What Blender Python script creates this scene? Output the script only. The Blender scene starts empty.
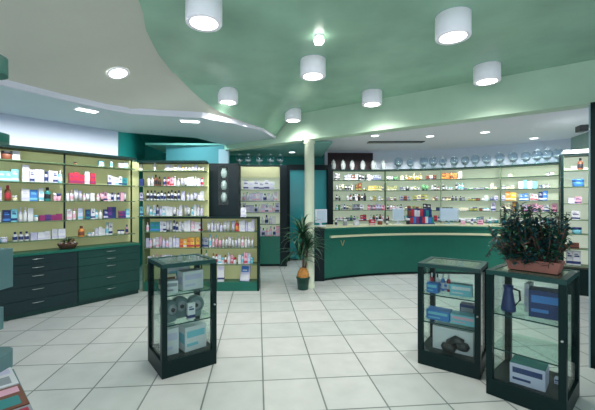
import bpy, bmesh, math, random
from math import sin, cos, pi, radians, atan2, sqrt
from mathutils import Vector, Matrix
random.seed(7)
D = bpy.data; SC = bpy.context.scene; COL = SC.collection
F, CX, HY, EYE = 345.0, 288.0, 202.0, 1.5

# ------------------------------------------------------------------ materials
MATS = {}
def mat(name, col, rough=0.5, metal=0.0, spec=0.5, bump=0.0, bscale=40, vary=0.0, vscale=3.0, emit=None, estr=0.0, coat=0.0):
    if name in MATS: return MATS[name]
    m = D.materials.new(name); m.use_nodes = True; nt = m.node_tree
    b = nt.nodes['Principled BSDF']
    b.inputs['Base Color'].default_value = (*col, 1); b.inputs['Roughness'].default_value = rough
    b.inputs['Metallic'].default_value = metal; b.inputs['Specular IOR Level'].default_value = spec
    b.inputs['Coat Weight'].default_value = coat
    if emit:
        b.inputs['Emission Color'].default_value = (*emit, 1); b.inputs['Emission Strength'].default_value = estr
    if vary or bump:
        tc = nt.nodes.new('ShaderNodeTexCoord'); n = nt.nodes.new('ShaderNodeTexNoise')
        n.inputs['Scale'].default_value = vscale if vary else bscale; n.inputs['Detail'].default_value = 6
        nt.links.new(tc.outputs['Object'], n.inputs['Vector'])
        if vary:
            r = nt.nodes.new('ShaderNodeValToRGB')
            r.color_ramp.elements[0].position = 0.3; r.color_ramp.elements[1].position = 0.7
            r.color_ramp.elements[0].color = (*[max(0, c*(1-vary)) for c in col], 1)
            r.color_ramp.elements[1].color = (*[min(1, c*(1+vary)) for c in col], 1)
            nt.links.new(n.outputs['Fac'], r.inputs['Fac']); nt.links.new(r.outputs['Color'], b.inputs['Base Color'])
        if bump:
            bp = nt.nodes.new('ShaderNodeBump'); bp.inputs['Strength'].default_value = bump; bp.inputs['Distance'].default_value = 0.01
            nt.links.new(n.outputs['Fac'], bp.inputs['Height']); nt.links.new(bp.outputs['Normal'], b.inputs['Normal'])
    MATS[name] = m; return m

def glass(name, tint=(0.93, 0.98, 0.96), refl=0.4):
    if name in MATS: return MATS[name]
    m = D.materials.new(name); m.use_nodes = True; nt = m.node_tree; nt.nodes.clear()
    o = nt.nodes.new('ShaderNodeOutputMaterial'); mx = nt.nodes.new('ShaderNodeMixShader')
    t = nt.nodes.new('ShaderNodeBsdfTransparent'); t.inputs['Color'].default_value = (*tint, 1)
    g = nt.nodes.new('ShaderNodeBsdfGlossy'); g.inputs['Roughness'].default_value = 0.03
    lw = nt.nodes.new('ShaderNodeLayerWeight'); lw.inputs['Blend'].default_value = 0.35
    mu = nt.nodes.new('ShaderNodeMath'); mu.operation = 'MULTIPLY'; mu.inputs[1].default_value = refl
    nt.links.new(lw.outputs['Fresnel'], mu.inputs[0]); nt.links.new(mu.outputs[0], mx.inputs['Fac'])
    nt.links.new(t.outputs[0], mx.inputs[1]); nt.links.new(g.outputs[0], mx.inputs[2]); nt.links.new(mx.outputs[0], o.inputs['Surface'])
    MATS[name] = m; return m

def tile_mat():
    m = D.materials.new('floor_tiles'); m.use_nodes = True; nt = m.node_tree; b = nt.nodes['Principled BSDF']
    tc = nt.nodes.new('ShaderNodeTexCoord'); br = nt.nodes.new('ShaderNodeTexBrick')
    br.offset = 0; br.squash = 1
    br.inputs['Scale'].default_value = 1; br.inputs['Brick Width'].default_value = 0.455; br.inputs['Row Height'].default_value = 0.455
    br.inputs['Mortar Size'].default_value = 0.007; br.inputs['Mortar Smooth'].default_value = 0.2; br.inputs['Bias'].default_value = 0
    br.inputs['Color1'].default_value = (0.68, 0.68, 0.67, 1); br.inputs['Color2'].default_value = (0.60, 0.63, 0.62, 1)
    br.inputs['Mortar'].default_value = (0.20, 0.23, 0.22, 1)
    n = nt.nodes.new('ShaderNodeTexNoise'); n.inputs['Scale'].default_value = 5; n.inputs['Detail'].default_value = 8
    mx = nt.nodes.new('ShaderNodeMix'); mx.data_type = 'RGBA'; mx.blend_type = 'MULTIPLY'; mx.inputs['Factor'].default_value = 0.35
    r = nt.nodes.new('ShaderNodeValToRGB'); r.color_ramp.elements[0].position = .3; r.color_ramp.elements[0].color = (.68, .7, .68, 1)
    r.color_ramp.elements[1].position = .7
    L = nt.links.new
    L(tc.outputs['Object'], br.inputs['Vector']); L(tc.outputs['Object'], n.inputs['Vector']); L(n.outputs['Fac'], r.inputs['Fac'])
    L(br.outputs['Color'], mx.inputs['A']); L(r.outputs['Color'], mx.inputs['B']); L(mx.outputs['Result'], b.inputs['Base Color'])
    b.inputs['Roughness'].default_value = 0.32; b.inputs['Specular IOR Level'].default_value = 0.45
    bp = nt.nodes.new('ShaderNodeBump'); bp.inputs['Strength'].default_value = .25; bp.inputs['Distance'].default_value = .003; bp.invert = True
    L(br.outputs['Fac'], bp.inputs['Height']); L(bp.outputs['Normal'], b.inputs['Normal'])
    return m

GREEN = mat('green_laminate', (0.004, 0.130, 0.092), 0.38, vary=.08, vscale=2)
DGREEN = mat('dark_green_laminate', (0.004, 0.050, 0.046), 0.35)
FRAME = mat('dark_green_frame', (0.002, 0.016, 0.016), 0.4, spec=.2)
NAVYG = mat('green_black_panel', (0.003, 0.011, 0.016), 0.5, spec=.25)
CREAM = mat('glowing_cream_back_panel', (0.66, 0.68, 0.36), 0.6, vary=.05, emit=(.66, .68, .34), estr=.16)  # emission added so the panels look lit; no lamp behind them
PALEB = mat('glowing_pale_green_back_panel', (0.80, 0.90, 0.70), 0.6, vary=.05, emit=(.76, .90, .66), estr=.30)  # glow put into the panel colour in place of light falling on it
SHELFM = mat('shelf_edge', (0.10, 0.17, 0.09), 0.4)
WHITEW = mat('lavender_white_wall', (0.56, 0.63, 0.78), 0.8, vary=.03, vscale=1)
CEILC = mat('cream_plaster', (0.66, 0.66, 0.58), 0.7, vary=.05, vscale=1)
CEILG = mat('green_stucco', (0.33, 0.54, 0.41), 0.27, vary=.16, vscale=1.6, spec=.4)
BEAMM = mat('pale_green_beam', (0.50, 0.68, 0.53), 0.5, vary=.07, vscale=2)
SOFFM = mat('soffit_plaster', (0.60, 0.74, 0.78), 0.7)
LILAC = mat('lilac_white_plaster', (0.80, 0.80, 0.92), 0.7)
TEALW = mat('teal_wall_paint', (0.012, 0.27, 0.25), 0.6, vary=.15, vscale=1)
BLUEP = mat('light_blue_panel', (0.12, 0.32, 0.38), 0.6)
PILLARM = mat('cream_pillar', (0.70, 0.76, 0.60), 0.5, vary=.04)
METAL = mat('brushed_metal', (0.6, 0.65, 0.65), 0.3, metal=1)
RAILM = mat('pale_wood_rail', (0.66, 0.66, 0.44), 0.35, vary=.06)
LAMPW = mat('self_lit_lamp_enamel', (0.90, 0.88, 0.95), 0.35, emit=(.85, .85, 1.0), estr=.14)  # faint emission added to lift the dim sides of the housings
GLOW = mat('lamp_glow', (1, 1, 1), 0.5, emit=(1, 0.97, 0.90), estr=9)
GLOWS = mat('light_glow_soft', (1, 1, 1), 0.5, emit=(0.92, 0.97, 1.0), estr=5)
GLASS = glass('clear_glass')
GLASSJ = glass('jar_glass', (0.84, 0.92, 0.96), 0.45)
MAROON = mat('maroon_panel', (0.02, 0.004, 0.010), 0.6)
GREYG = mat('grey_green_plaster', (0.30, 0.42, 0.38), 0.7, vary=.05)
BLACK = mat('black_plastic', (0.012, 0.014, 0.018), 0.35)
LEAF = mat('leaf_green', (0.018, 0.085, 0.040), 0.45, vary=.5, vscale=9)
LEAFT = mat('leaf_teal', (0.014, 0.070, 0.078), 0.5, vary=.55, vscale=14)
BROWN = mat('brown_stem', (0.13, 0.07, 0.05), 0.8)
ORANGEB = mat('orange_fibre', (0.62, 0.27, 0.07), 0.8, vary=.3, vscale=30)
TERRA = mat('terracotta', (0.38, 0.15, 0.12), 0.7, vary=.12, vscale=10)
WICK = mat('dark_wicker', (0.10, 0.05, 0.03), 0.8, bump=.5)
STANDM = mat('pale_teal_stand', (0.10, 0.21, 0.23), 0.4, vary=.04)
TEALL = mat('teal_lobe', (0.012, 0.17, 0.135), 0.35)

PC = dict(white=(.72, .72, .78), lilac=(.60, .58, .78), cyan=(.20, .56, .70), blue=(.06, .22, .62), navy=(.02, .04, .17), teal=(.02, .25, .26),
          red=(.48, .03, .06), pink=(.78, .42, .55), magenta=(.26, .03, .14), purple=(.12, .04, .22), orange=(.72, .26, .06), brown=(.20, .06, .03),
          amber=(.75, .45, .06), green=(.10, .34, .14), black=(.02, .02, .03), cream=(.78, .72, .5), olive=(.35, .36, .10), grey=(.30, .33, .38))
PC = {k.replace(' ', '_'): v for k, v in PC.items()}
def pcm(c): return mat('pack_' + c, PC[c], 0.45)

# ------------------------------------------------------------------ mesh helpers
class MB:
    def __init__(s): s.bm = bmesh.new(); s.mats = []
    def mi(s, m):
        if m is None: return 0
        if m not in s.mats: s.mats.append(m)
        return s.mats.index(m)
    def _fin(s, vs, m, M):
        i = s.mi(m)
        if M is not None: bmesh.ops.transform(s.bm, matrix=M, verts=vs)
        fs = set(f for v in vs for f in v.link_faces)
        for f in fs: f.material_index = i
        return fs
    def box(s, x0, x1, y0, y1, z0, z1, m=None, M=None, bev=0.0):
        c = [(x0, y0, z0), (x1, y0, z0), (x1, y1, z0), (x0, y1, z0), (x0, y0, z1), (x1, y0, z1), (x1, y1, z1), (x0, y1, z1)]
        v = [s.bm.verts.new(p) for p in c]
        fs = [s.bm.faces.new([v[i] for i in q]) for q in ((3, 2, 1, 0), (4, 5, 6, 7), (0, 1, 5, 4), (1, 2, 6, 5), (2, 3, 7, 6), (3, 0, 4, 7))]
        i = s.mi(m)
        for f in fs: f.material_index = i
        if bev > 0:
            r = bmesh.ops.bevel(s.bm, geom=list(set(e for f in fs for e in f.edges)), offset=bev, segments=2, affect='EDGES', profile=0.5)
            v = list(set(list(r['verts']) + [x for x in v if x.is_valid]))
            for f in r['faces']: f.material_index = i
        if M is not None: bmesh.ops.transform(s.bm, matrix=M, verts=v)
        return s
    def lathe(s, prof, n=16, m=None, M=None, mfn=None, smooth=True):
        rings = []; vs = []
        for r, z in prof:
            if r < 1e-5: ring = [s.bm.verts.new((0, 0, z))]
            else: ring = [s.bm.verts.new((r*cos(2*pi*k/n), r*sin(2*pi*k/n), z)) for k in range(n)]
            rings.append(ring); vs += ring
        for j in range(len(rings)-1):
            a, b = rings[j], rings[j+1]
            idx = s.mi(mfn(j) if mfn else m)
            for k in range(n):
                k2 = (k+1) % n
                if len(a) == 1 and len(b) == 1: continue
                if len(a) == 1: f = s.bm.faces.new([a[0], b[k2], b[k]])
                elif len(b) == 1: f = s.bm.faces.new([a[k], a[k2], b[0]])
                else: f = s.bm.faces.new([a[k], a[k2], b[k2], b[k]])
                f.material_index = idx; f.smooth = smooth
        if M is not None: bmesh.ops.transform(s.bm, matrix=M, verts=vs)
        return s
    def tube(s, pts, r, m=None, n=8, caps=True):
        pts = [Vector(p) for p in pts]; idx = s.mi(m); rings = []
        for i, p in enumerate(pts):
            t = (pts[min(i+1, len(pts)-1)] - pts[max(i-1, 0)]).normalized()
            a = Vector((0, 0, 1)) if abs(t.z) < .9 else Vector((1, 0, 0))
            u = t.cross(a).normalized(); w = t.cross(u)
            rr = r[i] if isinstance(r, (list, tuple)) else r
            rings.append([s.bm.verts.new(p + u*rr*cos(2*pi*k/n) + w*rr*sin(2*pi*k/n)) for k in range(n)])
        for a, b in zip(rings, rings[1:]):
            for k in range(n):
                f = s.bm.faces.new([a[k], a[(k+1) % n], b[(k+1) % n], b[k]]); f.material_index = idx; f.smooth = True
        if caps:
            for q in (rings[0][::-1], rings[-1]):
                f = s.bm.faces.new(q); f.material_index = idx
        return s
    def poly(s, pts, z0, z1, m=None):
        lo = [s.bm.verts.new((x, y, z0)) for x, y in pts]; hi = [s.bm.verts.new((x, y, z1)) for x, y in pts]
        idx = s.mi(m); n = len(pts)
        fs = [s.bm.faces.new(lo[::-1]), s.bm.faces.new(hi)] + [s.bm.faces.new([lo[k], lo[(k+1) % n], hi[(k+1) % n], hi[k]]) for k in range(n)]
        for f in fs: f.material_index = idx
        return s
    def strip(s, outer, inner, z0, z1, m=None):
        """solid band between two parallel polylines (lists of (x,y))"""
        idx = s.mi(m); R = []
        for (a, b) in zip(outer, inner):
            R.append([s.bm.verts.new((a[0], a[1], z0)), s.bm.verts.new((b[0], b[1], z0)), s.bm.verts.new((b[0], b[1], z1)), s.bm.verts.new((a[0], a[1], z1))])
        for a, b in zip(R, R[1:]):
            for k in range(4):
                f = s.bm.faces.new([a[k], a[(k+1) % 4], b[(k+1) % 4], b[k]]); f.material_index = idx
        for q in (R[0][::-1], R[-1]):
            f = s.bm.faces.new(q); f.material_index = idx
        return s
    def strap(s, base, az, el, L, w, droop, m=None, seg=6, twist=0):
        idx = s.mi(m); p = Vector(base); rows = []
        side = Vector((-sin(az+twist), cos(az+twist), 0))
        for i in range(seg+1):
            t = i/seg; e = el - droop*t*t
            ww = w*(0.35+1.3*t if t < .5 else 2*(1-t))*.9 + .001
            up = Vector((-cos(az)*sin(e), -sin(az)*sin(e), cos(e)))
            rows.append([s.bm.verts.new(p - side*ww + up*ww*.35), s.bm.verts.new(p), s.bm.verts.new(p + side*ww + up*ww*.35)])
            p = p + Vector((cos(az)*cos(e), sin(az)*cos(e), sin(e)))*(L/seg)
        for a, b in zip(rows, rows[1:]):
            for k in (0, 1):
                f = s.bm.faces.new([a[k], a[k+1], b[k+1], b[k]]); f.material_index = idx; f.smooth = True
        return s
    def mesh(s, name, m=None):
        bmesh.ops.recalc_face_normals(s.bm, faces=s.bm.faces)
        me = D.meshes.new(name); s.bm.to_mesh(me); s.bm.free()
        for x in (s.mats if s.mats else [m]): me.materials.append(x)
        return me
    def build(s, name, m=None, parent=None, loc=None, rotz=0, kind=None):
        if m is not None and not s.mats: s.mats = [m]
        me = s.mesh(name); o = D.objects.new(name, me); COL.objects.link(o)
        if parent: o.parent = parent
        if loc is not None: o.location = loc
        o.rotation_euler = (0, 0, rotz)
        if kind: o['kind'] = kind
        return o

def root(name, label, cat, loc=(0, 0, 0), rotz=0, group=None):
    o = D.objects.new(name, None); COL.objects.link(o); o.empty_display_size = .1
    o.location = loc; o.rotation_euler = (0, 0, rotz); tag(o, label, cat, group); return o
def tag(o, label, cat, group=None):
    o['label'] = label; o['category'] = cat
    if group: o['group'] = group
    return o
def dup(r, loc, rotz=0, label=None, group=None):
    c = r.copy(); COL.objects.link(c); c.location = loc; c.rotation_euler = (0, 0, rotz)
    if label: c['label'] = label
    if group: c['group'] = group
    for ch in list(r.children):
        k = ch.copy(); COL.objects.link(k); k.parent = c
        for g in ch.children:
            h = g.copy(); COL.objects.link(h); h.parent = k
    return c
def bx(*a, **k): return MB().box(*a, **k)
def T(x, y, z, rz=0): return Matrix.Translation((x, y, z)) @ Matrix.Rotation(rz, 4, 'Z')
def wallseg(name, a, b, z0, z1, m, th=.08):
    """vertical slab from a to b (xy), thickness away to the left of a->b"""
    d = Vector((b[0]-a[0], b[1]-a[1])); n = Vector((-d.y, d.x)).normalized()*th
    return MB().poly([a, b, (b[0]+n.x, b[1]+n.y), (a[0]+n.x, a[1]+n.y)], z0, z1).build(name, m, kind='structure')

# ------------------------------------------------------------------ shell
VA = atan2(CX-258, F)
fl = MB().box(-9, 9, -7, 9, -.05, 0).build('floor', tile_mat(), loc=(-.21, 2.90, 0), rotz=VA, kind='structure')
ZG, ZB, ZS, ZK = 3.10, 2.58, 2.68, 2.85
# beam line
BA, BB = (-1.32, 7.17), (5.4, 2.24)
bd = Vector((BB[0]-BA[0], BB[1]-BA[1])).normalized(); bn = Vector((-bd.y, bd.x))
if bn.y < 0: bn = -bn
def off(p, t): return (p[0]+bn.x*t, p[1]+bn.y*t)
MB().poly([BA, BB, off(BB, .22), off(BA, .22)], ZB, ZG+.1).build('trim_1', BEAMM, kind='structure')
# main ceiling (cream) everywhere in front of beam
MB().poly([(-4.4, -2), (5.6, -2), (5.6, 2.2), off(BB, .1), off(BA, .1), (-3.4, 8.0), (-4.4, 6)], ZG, ZG+.08).build('ceiling', CEILC, kind='structure')
# green painted stucco zone: slightly dropped thin slab with a rounded left edge
arc = [(-.95, 1.6), (-1.10, 2.2), (-1.16, 2.75), (-1.28, 3.1), (-1.36, 3.6), (-1.42, 4.3), (-1.40, 4.9), (-1.30, 5.5), (-1.12, 6.0), (-.92, 6.35), (-.72, 6.7)]
# left soffit
lip = [(-4.1, 1.55), (-2.855, 3.42), (-2.585, 3.91), (-2.30, 4.32), (-2.08, 4.55), (-1.75, 4.66), (-1.2, 4.78), (-.80, 5.15), (-.43, 5.65), (-.25, 6.36)]
far = [(-1.30, 7.18), (-1.69, 6.35), (-2.80, 5.85), (-3.95, 4.45), (-4.3, 4.0)]
MB().poly(lip + far, ZS, ZG+.02, SOFFM).build('ceiling_soffit', SOFFM, kind='structure')
outer = lip; inn = []
for i, p in enumerate(lip):
    a = Vector(lip[max(i-1, 0)]); b = Vector(lip[min(i+1, len(lip)-1)]); t = (b-a).normalized(); inn.append((p[0]+t.y*.03, p[1]-t.x*.03))
MB().strip(lip, inn, ZS-.02, ZS+.06, LILAC).build('trim_2', LILAC, kind='structure')
# inclined cream plaster between the green zone and the soffit lip
def resample(P, n):
    P = [Vector(p) for p in P]; L = [0]
    for a, b in zip(P, P[1:]): L.append(L[-1]+(b-a).length)
    out = []
    for k in range(n+1):
        t = L[-1]*k/n; i = max(j for j in range(len(L)-1) if L[j] <= t+1e-9); q = (t-L[i])/max(1e-9, L[i+1]-L[i]); out.append(P[i].lerp(P[i+1], min(1, q)))
    return out
LA = resample([(-4.35, -1.9, 0), (-4.3, 1.0, 0)], 6)[:-1] + resample([(-4.1, 1.55, 0)] + [(x, y, 0) for x, y in lip[1:]], 36)
zt = ZG-.03; sb = bmesh.new(); rows = []
LBp = [(-.80, .9, zt)] + [(x, y, zt) for x, y in arc[:5]] + [(-1.385, 4.15, zt), (-1.30, 4.60, 2.995), (-1.12, 4.74, 2.844), (-.947, 4.88, 2.765), (-.70, 5.20, 2.72), (-.42, 5.57, 2.70), (-.22, 6.3, 2.70)]
LB = resample([(-.6, -1.9, zt), (-.75, .6, zt)], 6)[:-1] + resample(LBp, 36)
for p in LA: p.z = ZS+.03
for a, b in zip(LA, LB):
    rr = []
    for k in range(13):
        t = k/12; zz = a.z + (b.z-a.z)*(1-(1-t)**1.6); p = a.lerp(b, t); rr.append(sb.verts.new((p.x, p.y, zz)))
    rows.append(rr)
gb = bmesh.new(); gr_ = []
for i in range(len(LB)-20, len(LB)):
    p = LB[i]; drop = max(0, zt-p.z); n_ = Vector((.87, -.5, 0)); L_ = drop*1.5
    gr_.append([gb.verts.new((p.x+n_.x*L_*t, p.y+n_.y*L_*t, p.z+.001+(zt-.02-p.z)*(1-(1-t)**2)*1.0 if drop > .001 else p.z)) for t in [k/10 for k in range(11)]])
for r0_, r1_ in zip(gr_, gr_[1:]):
    for k in range(10): f = gb.faces.new([r0_[k], r1_[k], r1_[k+1], r0_[k+1]]); f.smooth = True
bmesh.ops.recalc_face_normals(gb, faces=gb.faces)
inner_ = [(r_[-1].co.x, r_[-1].co.y) for r_ in gr_]
MB().poly([(-.6, -1.9), (5.55, -1.9), (5.55, 2.1), (BB[0], BB[1]-.02)] + inner_[::-1] + [(p.x, p.y) for p in LB[:len(LB)-20]][::-1][:-1], ZG-.05, ZG-.002).build('ceiling_inset', CEILG, kind='structure')
gm_ = D.meshes.new('ceiling_cove'); gb.to_mesh(gm_); gb.free(); gm_.materials.append(CEILG)
go_ = D.objects.new('ceiling_cove', gm_); COL.objects.link(go_); go_['kind'] = 'structure'
for r0_, r1_ in zip(rows, rows[1:]):
    for k in range(12): f = sb.faces.new([r0_[k], r1_[k], r1_[k+1], r0_[k+1]]); f.smooth = True
bmesh.ops.recalc_face_normals(sb, faces=sb.faces)
from mathutils.bvhtree import BVHTree
SLOPE = BVHTree.FromBMesh(sb)
sm_ = D.meshes.new('ceiling_slope'); sb.to_mesh(sm_); sb.free(); sm_.materials.append(CEILC)
so_ = D.objects.new('ceiling_slope', sm_); COL.objects.link(so_); so_['kind'] = 'structure'
# walls
u = Vector((.633, .774)); nl = Vector((-.774, .633))
P0 = Vector((-3.556, 4.26))
def WL(s, d): v = P0 + u*s + nl*d; return (v.x, v.y)
wallseg('wall_left', WL(-.75, .40), WL(1.62, .40), 0, ZG, WHITEW)
wallseg('wall_left_low', WL(1.62, .40), WL(1.98, .40), 0, 2.2, CREAM)
wallseg('wall_left_front', (WL(-.75, .40)[0], -2), WL(-.75, .40), 0, ZG, WHITEW)
wallseg('wall_left_back', WL(1.62, .49), (-3.6, 8.7), 0, ZG, TEALW)
wallseg('wall_back', (-3.6, 8.6), (1.15, 9.25), 0, ZG, TEALW)
MB().poly([(-3.9, 5.5), (-1.7, 6.2), (-1.3, 7.0), (-1.3, 8.9), (-3.8, 8.9)], 3.0, 3.05).build('ceiling_alcove', TEALW, kind='structure')
# curved back wall
CB, RB = (1.9, 3.9), 4.97
def arcp(c, r, a): return (c[0]+r*sin(a), c[1]+r*cos(a))
aa = [radians(-10+k*61/24) for k in range(25)]
MB().strip([arcp(CB, RB+.42, a) for a in aa], [arcp(CB, RB+.34, a) for a in aa], 0, ZK+.02).build('wall_back_curved', mat('lavender_grey_wall', (.74, .80, .92), .8), kind='structure')
ce = arcp(CB, RB+.36, radians(51))
wallseg('wall_right', ce, (5.55, 5.6), 0, ZG, GREYG, th=-.08)
wallseg('wall_right_front', (5.55, 5.6), (5.55, -2), 0, ZG, WHITEW)
# ceiling of the rear zone
MB().poly([off(BA, .05), off(BB, .05), (6.8, 2.5), (6.8, 10), (-3.2, 9.6), (-1.3, 8.0)], ZK, ZK+.06).build('ceiling_rear', mat('lavender_ceiling', (.84, .86, .95), .7), kind='structure')
MB().poly([(-3, 7.25), (-1.3, 7.3), (.9, 7.0), (.9, 9.3), (-3, 9.3)], 2.70, 2.74).build('ceiling_corner', mat('pale_teal_ceiling', (.25, .50, .46), .6), kind='structure')
wallseg('wall_niche', (-2.62, 7.40), (-1.25, 7.30), 1.9, 2.74, BLUEP, th=.05)
wallseg('wall_pier', (-1.45, 7.20), (-1.24, 7.20), 0, 2.60, mat('pale_pier', (.55, .62, .74), .7), th=.1)
# pillar
pl = MB().lathe([(.098, 0), (.098, .06), (.085, .07), (.085, ZB-.06), (.10, ZB-.05), (.10, ZB)], 32).build('pillar', PILLARM, loc=(.375, 6.05, 0), kind='structure')

# teal doorway between pillar and shelving
dr = root('door_1', '', ''); del dr['label']; del dr['category']; dr['kind'] = 'structure'; dr.location = (0, 8.75, 0); dr.rotation_euler.z = .1
f = MB().box(-.02, .05, 0, .1, 0, 2.45).box(1.05, 1.13, 0, .1, 0, 2.45).box(.05, 1.05, 0, .1, 2.32, 2.45).box(.50, .56, 0, .1, 0, 2.32).build('door_frame', NAVYG, dr)
MB().box(.05, .50, .05, .06, 0.05, 2.32).build('door_leaf', mat('teal_glazing', (.02, .30, .34), .2), dr)
MB().box(.56, 1.05, .05, .06, 0.05, 2.32).build('door_leaf', MATS['teal_glazing'], dr)

# ------------------------------------------------------------------ ceiling lamps
lampspec = [((204, 24), 'nearest the curved edge of the green ceiling, top of the view'), ((453, 38), 'largest at the right of the green ceiling'),
            ((313, 77), 'in the middle of the green ceiling'), ((487, 84), 'beside the pale beam at the right'),
            ((372, 105), 'just before the pale beam, right of the pillar'), ((228, 103), 'small, close to the soffit tip'),
            ((293, 121), 'smallest and furthest, just left of the pillar')]
proto = None
LH = .185; LR = .138
for (px, py), where in lampspec:
    zb = ZG-.05-LH; Y = F*(zb-EYE)/(HY-py); X = (px-CX)/F*Y
    if px == 487: X, Y = X*.985, Y*.985
    lab = 'white cylindrical surface downlight ' + where
    if proto is None:
        proto = root('ceiling_lamp', lab, 'lamp', (X, Y, zb), group='white cylinder lamps on the green ceiling')
        MB().lathe([(LR*.75, .004), (LR*.97, 0), (LR, .01), (LR, LH-.001), (0, LH-.001)], 32).build('housing', LAMPW, proto)
        MB().lathe([(0, .012), (LR*.75, .012), (LR*.75, .004)], 32).build('diffuser', GLOW, proto)
        r = proto
    else: r = dup(proto, (X, Y, zb), 0, lab)
    ld = D.lights.new('downlight', 'SPOT'); ld.energy = 58; ld.color = (1, .97, .90); ld.spot_size = radians(150); ld.spot_blend = .7; ld.shadow_soft_size = .1
    lo = D.objects.new('downlight', ld); COL.objects.link(lo); lo.location = (X, Y, zb-.01)
# recessed lights
def recess(px, py, z, rx, ry, lab, rect=False, rz=0, e=25, tilt=None):
    Y = F*(z-EYE)/(HY-py); X = (px-CX)/F*Y
    r = root('recessed_light', lab, 'ceiling light', (X, Y, z), rz, 'recessed ceiling lights')
    if tilt: r.rotation_euler = (-tilt).to_track_quat('Z', 'Y').to_euler()
    if rect:
        m1 = MB().box(-rx-.02, rx+.02, -ry-.02, ry+.02, -.008, 0); m1.build('trim_ring', LAMPW, r)
        MB().box(-rx, rx, -ry, ry, -.012, -.008).build('diffuser', GLOWS, r)
    else:
        MB().lathe([(rx+.02, 0), (rx+.02, -.008), (rx, -.01)], 24).build('trim_ring', LAMPW, r)
        MB().lathe([(rx, -.008), (0, -.008)], 24).build('diffuser', GLOWS, r)
    ld = D.lights.new('recessed', 'SPOT'); ld.energy = e; ld.color = (.93, .97, 1); ld.spot_size = radians(145); ld.spot_blend = .8; ld.shadow_soft_size = .08
    lo = D.objects.new('recessed', ld); COL.objects.link(lo); lo.location = (X, Y, z-.02)
hit, nrm, _, _ = SLOPE.ray_cast(Vector((0, 0, EYE)), Vector(((118-CX)/F, 1, (HY-73)/F)).normalized())
if nrm.z > 0: nrm = -nrm
recess(118, 73, hit.z-.004, .095, 0, 'round recessed light in the cream ceiling', e=30, tilt=nrm)
recess(87, 110, ZS, .115, .055, 'oblong recessed light in the soffit over the left shelving', True, .9, 40)
recess(190, 121, ZS, .125, .055, 'oblong recessed light in the soffit near its pointed end', True, .2, 40)
for px, py, w in ((375, 135.5, 'left of the dark ceiling slot'), (430, 136, 'right of the dark ceiling slot'), (485, 132, 'over the glass jars, brightest one'), (534, 138, 'furthest right, over the curved shelving')):
    recess(px, py, ZK, .075, 0, 'small round recessed light in the rear ceiling ' + w, e=70)
recess(292, 152, 2.702, .07, 0, 'small round recessed light before the teal door', e=20)
vs = root('ceiling_slot', 'long dark ventilation slot in the rear ceiling', 'vent', (2.42, 7.76, ZK), -.03)
MB().box(-.62, .62, -.11, .11, -.012, 0).build('frame', FRAME, vs)
MB().box(-.59, .59, -.08, -.01, -.016, -.012).box(-.59, .59, .01, .08, -.016, -.012).build('slot_blade', BLACK, vs)
# ceiling glare above middle lamp, modelled as a small glowing blob
Y = F*(ZG-.05-EYE)/(HY-36); X = (319-CX)/F*Y
h = root('ceiling_glare', 'tiny bright reflected spotlight on the green ceiling in front of the middle lamp', 'glare', (X, Y, ZG-.05))
MB().lathe([(.045, 0), (.045, -.012), (.03, -.02)], 20).build('glare_rim', LAMPW, h)
MB().lathe([(.03, -.018), (.05, -.04), (.04, -.07), (0, -.085)], 16).build('glare_blob', GLOW, h)

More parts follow.
